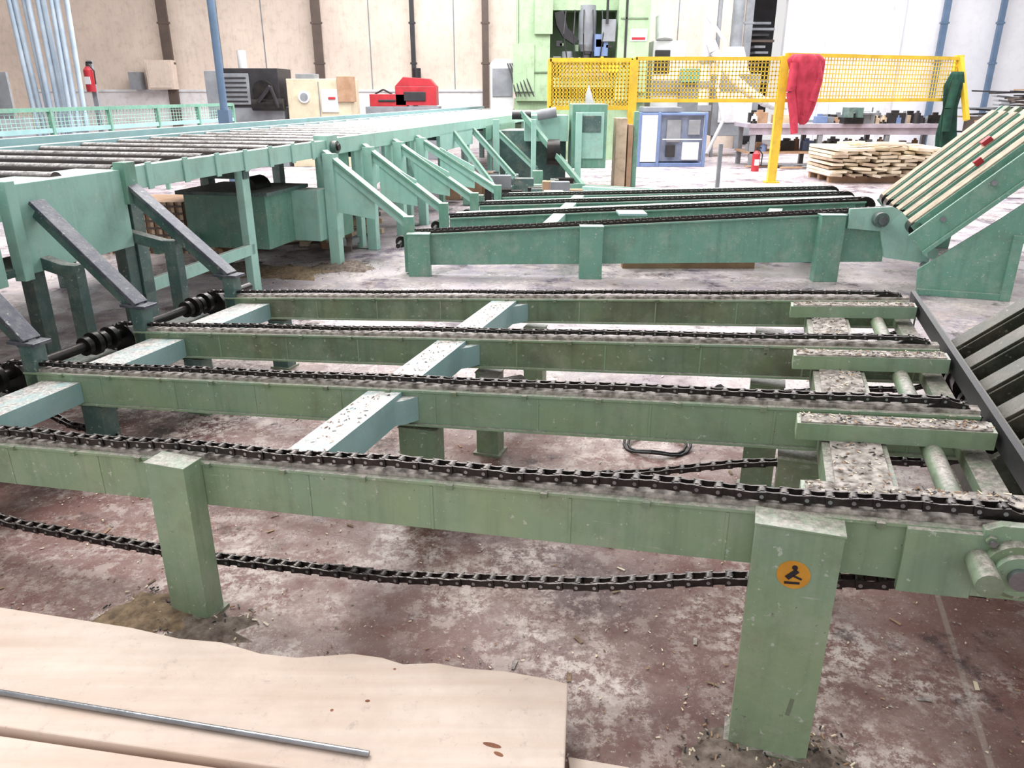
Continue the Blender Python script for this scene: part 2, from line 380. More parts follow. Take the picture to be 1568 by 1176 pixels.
# ================================================================= LIFT CONVEYORS
def lift(name,s0,z0,t0,t1,n,L,mt,topm,ang=44,bw=.06):
    e=empty(name);f=MB('lift_frame')
    ca,sa=math.cos(math.radians(ang)),math.sin(math.radians(ang))
    def fr(l,t,h):return ST(s0+l*ca-h*sa,t,z0+l*sa+h*ca)
    for k in range(n):
        t=t0+(t1-t0)*(k+.5)/n
        f.box(0,L,t-bw,t+bw,.03,.13,mt,fr)
        f.box(.02,L,t-bw*.85,t+bw*.85,.13,.142,topm,fr)
        f.tube(fr(.02,t-bw,.08),fr(.02,t+bw,.08),.055,GREASE,16)
        f.box(L-.02,L+.10,t-bw*.8,t+bw*.8,-.08,.10,GRD,fr)
    for l in(.25,.8,1.4):
        if l<L:f.box(l,l+.06,t0,t1,-.05,.03,BLK,fr)
    f.box(0,L,t0+.02,t1-.02,-.10,-.085,BLK,fr)
    for t in(t0-.04,t1):
        f.box(-.05,L+.1,t,t+.03,-.06,.10,mt,fr)
        f.box(-.05,L+.1,t-.03,t+.05,-.09,-.06,mt,fr)
        q=[(s0+.02,0),(s0+.64,0),(s0+.66,.42),(s0+1.25,.98),(s0+1.0,1.08),(s0+.5,.62),(s0,.20)]
        f.prism([ST(a,t,b) for a,b in q],ST(0,.02,0),mt)
    f.box(s0+.02,s0+.65,t0-.06,t0-.03,0,.05,mt,ST);f.box(s0+.60,s0+.67,t0-.07,t0-.02,0,.5,mt,ST)
    return e,f,fr
e,f,fr=lift('slatted_lift_conveyor',1.18,.42,6.68,8.85,6,1.18,TLM,SLT,44,.10)
f.box(.80,.88,7.5,7.6,.142,.18,RED,fr);f.box(.62,.68,7.0,7.06,.142,.19,RED,fr)
for l in (.2,.6,1.0):f.tube(fr(l,6.635,.05),fr(l,6.62,.05),.02,STEEL,8)
f.done(e,.003)
e,f,fr=lift('slatted_lift_conveyor',.83,.40,2.50,3.50,4,1.1,DKM,DKM,42,.06)
f.tube(ST(.86,2.30,.40),ST(1.15,2.30,.40),.09,GREASE,18);f.box(.80,1.2,2.52,2.95,.25,.40,BLK,ST);f.box(.90,1.15,2.12,2.42,.28,.47,GREASE,ST)
for k in range(5):f.box(.92+.045*k,.935+.045*k,2.13,2.41,.47,.485,BLK,ST)
f.tube(ST(.80,2.62,.46),ST(.80,3.4,.46),.03,GREASE,12)
for k in range(4):f.tube(ST(.80,2.66+.24*k,.46),ST(.80,2.69+.24*k,.46),.075,GREASE,18)
f.box(.76,.82,2.5,3.5,.20,.30,DKM,ST)
f.box(.98,1.3,1.30,1.58,0,.13,TLM,ST);f.box(1.0,1.28,1.32,1.56,.13,.14,DUSTY,ST)
f.done(e,.003)

# ================================================================= FOREGROUND TIMBER
mw=mat('slab_wood',(222,202,188),(230,214,202),1.2,.62,bump=.05)
nt=mw.node_tree;N=nt.nodes;L=nt.links
tc=N.new('ShaderNodeTexCoord');mp=N.new('ShaderNodeMapping');mp.inputs['Rotation'].default_value=(0,0,.18);mp.inputs['Scale'].default_value=(1.0,14,4);L.new(tc.outputs['Object'],mp.inputs[0])
wv=N.new('ShaderNodeTexNoise');wv.inputs['Scale'].default_value=1.6;wv.inputs['Detail'].default_value=7;L.new(mp.outputs[0],wv.inputs[0])
mr=N.new('ShaderNodeMapRange');mr.inputs[1].default_value=.4;mr.inputs[2].default_value=.75;mr.inputs[4].default_value=.6;L.new(wv.outputs[0],mr.inputs[0])
mx=N.new('ShaderNodeMix');mx.data_type='RGBA';mx.blend_type='MULTIPLY';L.new(mr.outputs[0],mx.inputs[0])
b=N['Principled BSDF'];src=b.inputs['Base Color'].links[0].from_socket;L.new(src,mx.inputs[6]);mx.inputs[7].default_value=lin((228,212,202))
def over(src,sc,a,bb,k,col,vec=None):
    ns=N.new('ShaderNodeTexNoise');ns.inputs['Scale'].default_value=sc;ns.inputs['Detail'].default_value=7;ns.inputs['Roughness'].default_value=.8;L.new(vec or tc.outputs['Object'],ns.inputs[0])
    r=N.new('ShaderNodeMapRange');r.inputs[1].default_value=a;r.inputs[2].default_value=bb;r.inputs[4].default_value=k;L.new(ns.outputs[0],r.inputs[0])
    x=N.new('ShaderNodeMix');x.data_type='RGBA';L.new(r.outputs[0],x.inputs[0]);L.new(src,x.inputs[6]);x.inputs[7].default_value=lin(col);return x.outputs[2]
o_=over(mx.outputs[2],2.2,.45,.65,.35,(186,166,154))
o_=over(o_,22,.58,.68,.5,(166,154,148))
o_=over(o_,70,.64,.70,.5,(110,96,84))
L.new(o_,b.inputs['Base Color'])
f=MB('timber_slab')
edge=[(-2.3,2.03),(-1.47,1.835),(-1.05,1.745),(-.9,1.70),(-.78,1.685),(-.66,1.64),(-.56,1.625),(-.49,1.632),(-.42,1.64),(-.34,1.625),(-.28,1.60),(-.2,1.605),(-.12,1.585),(-.02,1.575),(.08,1.55),(.14,1.53),(.115,1.272),(.09,1.17),(-1.6,1.46),(-2.4,1.60)]
f.prism([(x,y,.06) for x,y in edge],(0,0,.06),mw)
f.box(-.2,-.1,1.2,1.55,0,.06,WOODB);f.box(-1.4,-1.3,1.5,1.75,0,.06,WOODB)
f.done(None,.004)
f=MB('timber_slab');f.prism([(-2.4,1.575,.05),(-1.6,1.445,.05),(-.05,1.185,.05),(-.08,.95,.05),(-2.4,1.25,.05)],(0,0,.058),mw)
f.box(-.3,-.2,1.0,1.2,0,.05,WOODB);f.box(-1.6,-1.5,1.2,1.4,0,.05,WOODB);f.done(None,.004)
f=MB('timber_offcut');f.prism([(.13,1.37,0),(.27,1.34,0),(.29,1.15,0),(.14,1.15,0)],(0,0,.05),mw);f.done(None,.003)
f=MB('steel_rod');f.tube((-1.9,1.62,.128),(-.317,1.303,.128),.007,STEEL,12);f.done()
KN=mat('knot_brown',(120,70,48),(150,96,66),20,.7)
kn=MB('wood_knots')
def knot(x,y,rx,ry,a):
    n=14;vs=[(x+math.cos(k*6.283/n)*rx*math.cos(a)-math.sin(k*6.283/n)*ry*math.sin(a),y+math.cos(k*6.283/n)*rx*math.sin(a)+math.sin(k*6.283/n)*ry*math.cos(a),.1206) for k in range(n)]
    kn.add(vs+[(p[0],p[1],.119) for p in vs],[list(range(n))]+[(k,(k+1)%n,n+(k+1)%n,n+k) for k in range(n)],KN)
knot(-.045,1.335,.022,.006,-.3);knot(-.03,1.31,.012,.005,-.5);knot(-.35,1.47,.006,.004,0);knot(-.43,1.44,.004,.004,0);knot(-.30,1.58,.004,.003,0)
kn.done()

rn=random.Random(3);f=MB('wood_chips')
for k in range(5200):
    x=rn.uniform(-6,4);y=rn.uniform(1.2,7.5)
    if rn.random()<.6:y=rn.uniform(1.4,4.2);x=rn.uniform(-2.6,2)
    big=rn.random()<.04
    chip(x,y,.003,rn.uniform(.012,.02) if big else rn.uniform(.002,.006),rn.uniform(.003,.006) if big else rn.uniform(.001,.003),rn.choice([DUSTY,WHITEW,WOODB,DUSTY,STRAW]),f)
f.done()
# ================================================================= FLOOR & WALLS
m=bpy.data.materials.new('factory_floor');m.use_nodes=True;nt=m.node_tree;N=nt.nodes;L=nt.links;b=N['Principled BSDF']
tc=N.new('ShaderNodeTexCoord').outputs['Object']
def noise(sc,det=5,ro=.6,w=None,off=None):
    n=N.new('ShaderNodeTexNoise');n.inputs['Scale'].default_value=sc;n.inputs['Detail'].default_value=det;n.inputs['Roughness'].default_value=ro
    L.new(w or tc,n.inputs['Vector']);return n.outputs['Fac']
def rmp(fv,a,bb,c0=0,c1=1):
    r=N.new('ShaderNodeMapRange');r.inputs[1].default_value=a;r.inputs[2].default_value=bb;r.inputs[3].default_value=c0;r.inputs[4].default_value=c1;L.new(fv,r.inputs[0]);return r.outputs[0]
def mx(fv,a,bb):
    x=N.new('ShaderNodeMix');x.data_type='RGBA'
    if isinstance(fv,float):x.inputs[0].default_value=fv
    else:L.new(fv,x.inputs[0])
    for i,q in((6,a),(7,bb)):
        if isinstance(q,tuple):x.inputs[i].default_value=q
        else:L.new(q,x.inputs[i])
    return x.outputs[2]
def mt2(op,a,bb):
    x=N.new('ShaderNodeMath');x.operation=op
    for i,q in((0,a),(1,bb)):
        if isinstance(q,(int,float)):x.inputs[i].default_value=q
        else:L.new(q,x.inputs[i])
    return x.outputs[0]
sx=N.new('ShaderNodeSeparateXYZ');L.new(tc,sx.inputs[0])
base=mx(rmp(noise(1.4,4),.35,.65),lin((112,78,74)),lin((138,104,96)))
base=mx(rmp(noise(.7,3),.48,.62),base,lin((84,60,60)))
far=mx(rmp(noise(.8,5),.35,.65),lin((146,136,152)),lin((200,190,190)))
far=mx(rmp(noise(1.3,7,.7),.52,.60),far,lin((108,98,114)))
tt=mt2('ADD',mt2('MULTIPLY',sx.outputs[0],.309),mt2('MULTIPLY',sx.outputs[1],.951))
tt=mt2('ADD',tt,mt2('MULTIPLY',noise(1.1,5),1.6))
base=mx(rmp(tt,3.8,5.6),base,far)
ss=mt2('SUBTRACT',mt2('MULTIPLY',sx.outputs[0],.951),mt2('MULTIPLY',sx.outputs[1],.309))
for off in(.655,-3.9,4.8):
    j=mt2('ABSOLUTE',mt2('SUBTRACT',ss,off),0);base=mx(mt2('MULTIPLY',rmp(j,.006,.010,1,0),.6),base,lin((170,158,148)))
# large dusty patches broken up by fine speckle
patch=rmp(noise(1.7,6,.65),.47,.58)
fine=rmp(noise(24,9,.82),.47,.55)
dust=mt2('MULTIPLY',patch,fine)
sp=mt2('MULTIPLY',rmp(noise(9,9,.8),.52,.56),rmp(noise(.9,3),.38,.55))
c=mx(mt2('MULTIPLY',rmp(noise(3.1,9,.75),.48,.62),.40),base,lin((158,140,134)))
c=mx(mt2('MULTIPLY',sp,.65),c,lin((188,172,166)))
c=mx(mt2('MULTIPLY',dust,.85),c,lin((212,200,194)))
c=mx(mt2('MULTIPLY',rmp(noise(2.6,8,.75),.57,.64),.75),c,lin((58,44,44)))
c=mx(mt2('MULTIPLY',rmp(noise(50,5,.8),.60,.66),.5),c,lin((72,56,50)))
c=mx(mt2('MULTIPLY',rmp(noise(75,4,.8),.60,.66),.6),c,lin((214,204,196)))
L.new(c,b.inputs['Base Color']);L.new(rmp(noise(3,6,.7),.42,.58,.2,.7),b.inputs['Roughness'])
bp=N.new('ShaderNodeBump');bp.inputs['Strength'].default_value=.3;bp.inputs['Distance'].default_value=.01;L.new(noise(40,6,.7),bp.inputs['Height']);L.new(bp.outputs[0],b.inputs['Normal'])
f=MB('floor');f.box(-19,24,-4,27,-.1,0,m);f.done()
WL=mat('wall_beige',(222,206,192),(204,188,176),.6,.85,drip=.25,bump=.1,grime=.25)
WR=mat('wall_white',(226,227,232),(212,213,219),.5,.8,grime=.1)
WB=mat('wall_band',(230,228,230),(210,206,206),.8,.5,grime=.3)
f=MB('wall_back');Yw=23
f.box(-19,6.4,Yw,Yw+.2,0,5.5,WL);f.box(7.45,24,Yw,Yw+.2,0,5.5,WR);f.box(6.4,7.45,Yw,Yw+.2,3.9,5.5,WL)
f.box(6.3,7.6,Yw+1.5,Yw+1.6,0,5.5,BLK)
for k in range(12):
    f.box(6.45+random.random()*.6,6.9+random.random()*.5,Yw+.5,Yw+1,1.6+k*.15,1.66+k*.15,random.choice([GRY,BRN,BLK]))
f.box(-13.2,-.75,Yw-.18,Yw,0,1.5,WB);f.box(-13.2,-.75,Yw-.22,Yw,1.5,1.56,WHT)
for x in(-16,-12,-8,-6.8,-3.9,-1.6,1.5,4.5):f.box(x,x+.03,Yw-.006,Yw,1.56,5.5,GRY)
for x,w in((8.7,.3),(10.45,.3)):f.box(x-w/2,x+w/2,Yw-.1,Yw,0,5.5,WHT)
f.done()
f=MB('drain_pipe')
for x,r,mt in((-9.35,.13,BRN),(-5.25,.12,BRN),(-2.68,.06,BLK),(-.72,.09,BRN),(6.35,.1,GRY),(11.6,.08,BPOLE),(13.1,.07,BPOLE)):
    f.box(x-r,x+r,Yw-.32,Yw-.23,0,5.5,mt)
    for z in(2.2,3.2,4.3):f.box(x-r-.03,x+r+.03,Yw-.33,Yw-.22,z,z+.05,mt)
f.tube((-2.6,Yw-.4,1.6),(-2.6,Yw-.4,2.1),.12,BLK);f.done()
f=MB('wall_left');f.box(-19.2,-19,-4,23.2,0,5.5,WL);f.done()
f=MB('wall_right');f.box(24,24.2,-4,23.2,0,5.5,WR);f.done()
f=MB('steel_column');f.tube((-4.30,12.2,0),(-4.30,12.2,5.4),.055,BPOLE,14);f.box(-4.45,-4.15,12.05,12.35,0,.02,BPOLE);f.box(-4.38,-4.22,12.12,12.28,1.0,1.25,BPOLE);f.done()
f=MB('pipe_bundle')
for k in range(9):
    f.tube((-6.85-.085*k,13-.05*(k%3),0),(-7.0-.12*k-(k%2)*.05,13.5,4.0),.04,PIPE,12)
f.box(-7.8,-6.7,12.8,12.84,.9,.96,GRY);f.done()
def exting(name,x,y,z,h,stand=False):
    f=MB(name);r=h*.16
    f.tube((x,y,z),(x,y,z+h*.72),r,RED,20);f.tube((x,y,z+h*.72),(x,y,z+h*.85),r,RED,20,r1=r*.35)
    f.tube((x,y,z+h*.85),(x,y,z+h*.93),r*.3,BLK,10);f.box(x-r*.2,x+r*1.2,y-.01,y+.01,z+h*.93,z+h,BLK)
    f.path([(x+r*.5,y-.02,z+h*.9),(x+r*1.5,y-.03,z+h*.7),(x+r*1.4,y-.03,z+h*.25)],.012,BLK)
    f.box(x-r*.6,x+r*.6,y-r-.004,y-r*.9,z+h*.25,z+h*.5,WHT)
    if stand:f.box(x-.04,x+.04,y+r,y+r+.06,0,z+h+.02,GRY);f.box(x-.2,x+.2,y-.1,y+.3,0,.03,GRY)
    f.done()
exting('fire_extinguisher',-7.25,14.2,1.50,.48,True)
exting('fire_extinguisher',4.9,16.05,0,.47)
# ---- safety fence
f=MB('safety_fence')
def panel(p,q,z0,z1,step=.09,r=.006,mt=YEL,mm=YEL):
    p=Vector(p);q=Vector(q);d=q-p;n=int(d.length/step)
    for k in range(n+1):
        a=p+d*k/n;f.bar((a.x,a.y,z0),(a.x,a.y,z1),r*2,r*2,mm)
    k=int((z1-z0)/step)
    for i in range(1,k):
        z=z0+(z1-z0)*i/k;f.bar((p.x,p.y,z),(q.x,q.y,z),r*2,r*2,mm)
    for z in(z0,z1):f.bar((p.x,p.y,z),(q.x,q.y,z),.05,.06,mt)
    for a in(p,q):f.bar((a.x,a.y,z0-.02),(a.x,a.y,z1+.02),.05,.05,mt)
pts=[(.64,14,0),(2.03,14,0),(2.08,14.0,0),(4.57,14,0),(4.6,14,0),(8.36,15.6,0)]
panel(pts[0],pts[1],1.24,2.0,.06,.009);panel((.64,14.35,0),(2.03,14.35,0),1.24,2.0,.06,.008);panel(pts[2],pts[3],1.36,2.02,.06,.007);panel(pts[4],pts[5],1.36,2.08,.07,.007)
for x,y,h in((4.58,14,2.06),(8.38,15.65,2.14),(2.05,14,2.0)):
    f.box(x-.07,x+.07,y-.05,y+.05,0,h,YEL);f.box(x-.12,x+.12,y-.1,y+.1,0,.02,YEL)
f.box(.62,.70,14.02,14.34,0,2.0,YEL)
f.bar((8.38,15.6,2.1),(8.5,15.2,1.0),.08,.08,YEL)
f.prism([(1.25,13.96,1.32),(1.40,13.96,1.32),(1.36,13.96,1.45),(1.30,13.96,1.62),(1.25,13.96,1.45)],(0,.01,0),WHT)
f.done()
def cloth(name,x,y,zt,zb,prof,mt,seed,sleeve=None):
    rnd=random.Random(seed);f=MB(name);R=26;n=56;vs=[];fs=[]
    ph=[rnd.uniform(0,6.28) for _ in range(4)]
    for j in range(R+1):
        u=j/R;z=zt+(zb-zt)*u
        w=prof[0][1]
        for (a,wa),(b_,wb) in zip(prof[:-1],prof[1:]):
            if a<=u<=b_:w=wa+(wb-wa)*(u-a)/(b_-a)
        cx=x+.05*math.sin(u*3+ph[0])
        for k in range(n):
            a=k*2*math.pi/n;fo=1+.2*math.sin(a*5+ph[1]+u*2.5)*min(1,u+.3)+.12*math.sin(a*9+ph[2]-u*4)
            vs.append((cx+math.cos(a)*w*fo,y+math.sin(a)*w*.38*fo,z+ (.05*math.sin(a*3+ph[3])*(u>.9))))
    for j in range(R):
        for k in range(n):
            a=j*n+k;b_=j*n+(k+1)%n;fs.append((a,b_,b_+n,a+n))
    fs.append(list(range(n)));fs.append([R*n+k for k in range(n)][::-1])
    f.add(vs,fs,mt,True)
    if sleeve:
        for q in sleeve:
            for a,b_,r0,r1 in zip(q[:-1],q[1:],(.075,.075,.07,.06),(.075,.07,.06,.05)):f.tube(a,b_,r0,mt,12,r1=r1)
    f.done()
cloth('red_jacket',4.90,13.86,2.08,1.02,[(0,.20),(.08,.28),(.4,.22),(.7,.17),(1,.10)],REDC,2,[[(4.70,13.84,1.95),(4.68,13.82,1.5),(4.78,13.82,1.1),(4.82,13.8,.83)],[(5.05,13.84,1.98),(5.12,13.83,1.7),(5.06,13.8,1.35)]])
cloth('green_jacket',8.32,15.42,1.85,.25,[(0,.1),(.15,.17),(.4,.13),(.7,.17),(1,.15)],GRNC,5,[[(8.25,15.35,1.7),(8.18,15.3,1.2),(8.2,15.3,.8)]])
# ---- wood stack on pallet
f=MB('lumber_stack');rn=random.Random(5)
for k in range(3):f.box(5.6,7.4,14+.45*k,14.1+.45*k,.0,.09,WOODB)
for k in range(8):f.box(5.6+k*.235,5.78+k*.235,13.95,15.05,.09,.11,WOODB)
for row in range(8):
    x=5.55
    z=.112+row*.062
    while x<7.35:
        w=rn.uniform(.10,.30);j=rn.uniform(-.22,.10)
        tl=rn.uniform(-.014,.014);h=rn.uniform(.035,.05)
        f.hexa([(x,13.85+j,z+tl),(x+w,13.85+j,z-tl),(x+w,15,z),(x,15,z),(x,13.85+j,z+h+tl),(x+w,13.85+j,z+h-tl),(x+w,15,z+.05),(x,15,z+.05)],WHITEW if rn.random()<.9 else WOODP)
        x+=w+rn.choice([.005,.02,.09])
for k in range(9):
    x=rn.uniform(5.6,6.6);y=rn.uniform(13.7,14.3);f.bar((x,y,.63+.02*(k%3)),(x+rn.uniform(.4,.8),y+rn.uniform(-.2,.3),.63+.02*(k%3)),.12,.03,WHITEW)
f.done()
# ---- glazed cabinet
f=MB('machine_control_cabinet')
X0,X1,Y0,Y1=2.66,4.1,17.0,17.75
f.box(X0,X1,Y0,Y1,0,.08,BLU);f.box(X0,X1,Y0,Y1,1.04,1.09,BLU)
for x in(X0,X0+.40,X1-.06):f.box(x,x+.06,Y0-.02,Y0+.05,0,1.10,BLU)
f.box(X0+.04,X0+.40,Y0,Y1,.1,1.05,WHT);f.box(X0+.45,X1-.05,Y0+.1,Y1,.1,1.05,GLASS)
f.box(X0+.6,X0+.9,Y0+.05,Y0+.12,.5,.95,GRY);f.box(X0+.95,X0+1.3,Y0+.02,Y0+.10,.14,.5,WHT);f.box(X0+.6,X0+.8,Y0+.02,Y0+.06,.2,.45,BLK);f.box(X0+1.05,X0+1.3,Y0+.02,Y0+.1,.65,.95,GRY)
f.box(X0+.51,X1-.09,Y0,Y0+.03,.55,.57,WHT);f.box(X0+.1,X0+.9,Y0+.1,Y1,1.10,1.2,GRY);f.done(None,.01)
# ---- big green machine
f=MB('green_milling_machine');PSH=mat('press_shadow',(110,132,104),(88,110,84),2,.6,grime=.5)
f.box(.05,3.05,18.9,20.2,0,1.35,PGR);f.box(.1,.85,18.8,20.2,1.3,4.6,PGR);f.box(2.35,3.05,18.7,20.2,1.3,4.6,PGR)
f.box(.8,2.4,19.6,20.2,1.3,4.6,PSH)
f.box(.8,2.4,19.0,20.0,3.2,4.6,PGR);f.box(.02,.5,18.75,18.82,1.5,2.5,PGR);f.box(.5,.9,18.72,18.8,2.7,3.4,PGR)
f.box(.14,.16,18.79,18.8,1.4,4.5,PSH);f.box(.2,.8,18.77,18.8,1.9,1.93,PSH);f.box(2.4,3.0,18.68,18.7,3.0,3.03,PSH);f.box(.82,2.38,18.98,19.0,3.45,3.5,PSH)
f.tube((1.7,19.1,3.3),(1.7,19.1,2.5),.2,GRY,20);f.tube((1.7,19.1,2.5),(1.7,19.1,2.35),.25,STEEL,20);f.tube((1.7,19.1,2.35),(1.7,19.1,2.0),.12,STEEL,16)
f.prism([(.95,19.0,3.15),(1.0,19.0,2.9),(1.15,19.0,2.65),(1.4,19.0,2.5),(1.5,19.0,2.6),(1.25,19.0,2.85),(1.15,19.0,3.2)],(0,.2,0),BLK)
f.box(1.85,2.15,18.8,19.1,2.25,2.7,BLU);f.box(2.0,2.3,18.75,18.9,2.55,3.0,GRY);f.tube((2.1,18.7,2.9),(2.1,18.7,3.5),.03,BLK)
f.box(.9,2.3,18.8,19.6,1.6,1.8,PGR);f.box(1.1,2.2,18.7,19.3,1.8,1.95,GRY)
rr=random.Random(4)
for k in range(16):f.tube((1.0+k*.085,18.72,1.90),(1.0+k*.085,18.72,2.05+.22*rr.random()),rr.uniform(.02,.05),rr.choice([STEEL,BLK,GRY,YEL]),10)
for k in range(10):x=rr.uniform(.9,2.3);z=rr.uniform(1.9,2.5);f.box(x,x+rr.uniform(.05,.18),18.8,19.0,z,z+rr.uniform(.05,.2),rr.choice([GRY,BLK,PSH,STEEL]))
for k in range(5):f.path([(1.2+.2*k,18.9,3.2),(1.15+.22*k,18.75,2.7),(1.25+.18*k,18.8,2.1)],.014,BLK)
f.tube((1.25,18.9,1.95),(1.25,18.9,2.35),.12,GRY,16);f.box(2.15,2.4,18.6,18.8,1.9,2.1,YEL)
f.box(2.62,3.0,18.69,18.70,2.55,2.80,WHT);f.box(2.66,2.96,18.685,18.69,2.58,2.63,RED);f.box(2.5,2.55,18.68,18.7,2.0,4.5,BLK)
f.box(2.6,3.0,18.6,18.7,1.5,2.2,PGR);f.box(-.5,.03,19,19.6,0,2.1,WHT);f.box(-.45,0,18.97,19,1.4,2.0,GRY)
f.prism([(-.5,19,2.1),(.03,19,2.1),(-.05,19,2.2),(-.4,19,2.2)],(0,.5,0),WHT)
for k in range(5):f.path([(-.1+.05*k,18.95,2.1),(0+.06*k,18.8,1.8+.05*k),(.1+.1*k,18.7,1.4)],.015,BLK)
f.done(None,.015)
# ---- extraction duct
f=MB('extraction_duct')
f.tube((4.3,18.4,0),(4.3,18.4,5.3),.12,WHT,18);f.tube((4.5,18.4,2.2),(4.5,18.4,5.3),.05,GRY,12)
pp=[]
for k in range(21):
    u=k/20;pp.append((4.30+1.75*u,18.2-.2*u,2.5-1.3*math.sin(u*1.57)**.8))
for i,(a,b_) in enumerate(zip(pp[:-1],pp[1:])):f.tube(a,b_,.10 if i%2 else .112,WHT,14)
for q in (2.1,1.6,1.1):f.box(4.15,4.45,18.25,18.55,q,q+.12,GRY)
f.path([(4.2,18.2,3.0),(4.6,18.1,2.5),(4.5,18.1,1.6),(4.7,18.1,.9),(4.4,18.1,.2)],.04,WHT,10);f.done()
f=MB('grey_machine_cabinet');f.box(3.25,4.0,19.3,20.3,0,2.6,WHT);f.box(3.3,3.65,19.27,19.3,1.9,2.4,BLK);f.box(3.28,3.95,19.2,19.3,1.5,1.75,GRY);f.tube((3.5,19.35,2.6),(3.5,19.5,3.1),.2,WHT,16);f.box(3.9,4.5,19.0,19.8,1.7,2.0,TLM);f.box(3.9,4.4,19.1,19.7,0,1.7,GRY);f.done(None,.02)
f=MB('dust_collector');f.box(4.8,5.9,19.6,20.6,.5,1.9,GRY);f.tube((5.35,20.1,1.9),(5.35,20.1,2.5),.4,WHT,20,r1=.2);f.tube((5.35,20.1,2.5),(5.35,20.1,5.3),.14,GRY,16)
for x in(4.85,5.8):
    for y in(19.65,20.5):f.box(x,x+.07,y,y+.07,0,.5,GRY)
f.box(4.95,5.75,19.57,19.6,.8,1.5,WHT);f.done(None,.02)
# ---- workbench
wbp=empty('workbench')
f=MB('bench_frame');TT=mat('bench_top',(172,162,176),(144,134,144),4,.6,dust=.5)
f.box(4.9,9.2,16.8,17.9,.80,.88,TT)
for x in(5,6.4,7.8,9.05):
    for y in(16.85,17.8):f.box(x,x+.09,y,y+.09,0,.8,GRY)
f.box(4.95,9.1,16.85,17.85,.28,.32,WOODB);f.box(4.95,9.1,16.84,16.88,.66,.8,TT);f.done(wbp)
f=MB('clutter');rn=random.Random(11)
for k in range(110):
    x=rn.uniform(5,8.8);y=rn.uniform(16.9,17.6);w=rn.uniform(.05,.35);h=rn.uniform(.03,.22);z=.88 if rn.random()<.6 else .32
    mt=rn.choice([WHT,GRY,WOODB,BLK,BLU,WOODP,GREASE,GRY])
    if rn.random()<.6:f.box(x,x+w,y,y+.15,z,z+h,mt);f.box(x+w*.2,x+w*.6,y+.02,y+.1,z+h,z+h+.05,mt)
    else:f.tube((x,y,z),(x,y,z+h),.07,mt,14,r1=.06);f.tube((x,y,z+h),(x,y,z+h+.04),.03,mt,10)
for k in range(14):
    x=rn.uniform(4.9,8.5);y=rn.uniform(16.4,16.8);f.bar((x,y,.03+.02*(k%4)),(x+rn.uniform(.3,.9),y+rn.uniform(-.1,.3),.03+.02*(k%4)),.1,.03,rn.choice([WOODB,WOODP,GRY]))
f.box(6.85,7.25,16.75,17.0,.88,1.0,GREASE);f.box(6.9,7.0,16.7,17.05,1.0,1.2,TLD);f.box(7.1,7.2,16.7,17.05,1.0,1.2,TLD);f.tube((7.0,16.87,1.08),(7.5,16.87,1.08),.03,STEEL);f.tube((7.45,16.87,.95),(7.45,16.87,1.2),.015,STEEL)
f.done(wbp,.004)
f=MB('scrap_board_pile');rn=random.Random(9)
for k in range(140):
    x=rn.uniform(10.0,12.5);y=rn.uniform(15.7,18);z=.05+ (k/140)*1.5;a=rn.uniform(-.5,.5);l=rn.uniform(.3,.9)
    f.bar((x-l*math.cos(a),y-l*math.sin(a),z),(x+l*math.cos(a),y+l*math.sin(a),z+rn.uniform(-.08,.08)),rn.uniform(.08,.2),.03,rn.choice([WOODB,WOODP,BRN,GRY,GRY,BLK]))
f.box(9.9,12.3,15.8,17.8,.0,1.0,BRN);f.done()
f=MB('steel_trolley')
f.box(8.2,9.6,13.8,14.5,.60,.66,GRY)
for x in(8.25,9.5):
    for y in(13.85,14.4):f.box(x,x+.06,y,y+.06,0,.6,GRY)
f.box(8.3,8.8,13.9,14.3,.66,.83,WHT);f.tube((9.2,14.1,.66),(9.2,14.1,.9),.12,BLU,16,r1=.14);f.box(8.25,9.5,13.9,14.4,.2,.25,WOODB);f.box(8.4,9.3,13.95,14.3,.25,.45,BLK);f.done()
# ---- left background machines
f=MB('electric_generator');f.box(-6.0,-4.75,17,18,0,1.2,GRY);f.box(-5.95,-4.8,16.98,18,1.2,1.95,BLK);f.box(-5.95,-5.4,16.95,17,1.25,1.85,GRY);f.tube((-5.1,16.99,1.5),(-5.1,16.85,1.5),.22,GREASE,20);f.tube((-5.6,17.3,1.95),(-5.6,17.3,2.3),.09,WHT,14);f.tube((-5.35,16.9,1.25),(-4.7,16.9,1.25),.12,GREASE,16)
f.box(-6.3,-5.98,16.95,17.5,.9,1.9,GRY)
for k in range(6):f.box(-5.9,-5.45,16.93,16.95,1.3+.09*k,1.33+.09*k,BLK)
f.path([(-5.2,16.8,1.3),(-4.9,16.7,1.6),(-4.8,16.8,1.2)],.04,BLK);f.done(None,.02)
f=MB('cream_workshop_cabinet');f.box(-4.65,-3.35,17,18,0,1.75,CRM);f.box(-3.6,-3.3,16.95,17.4,1.3,1.8,WOODB);f.tube((-4.3,17,1.4),(-4.3,16.97,1.4),.12,WHT,18);f.tube((-4.3,16.97,1.4),(-4.3,16.96,1.4),.08,GRY,18);f.box(-3.95,-3.6,16.97,17,1.1,1.55,WHT);f.box(-4.0,-3.98,16.98,17,.1,1.7,GRY);f.box(-3.8,-3.65,16.95,16.97,1.35,1.4,RED);f.box(-4.5,-4.1,17.2,17.6,1.75,1.85,GRY);f.done(None,.02)
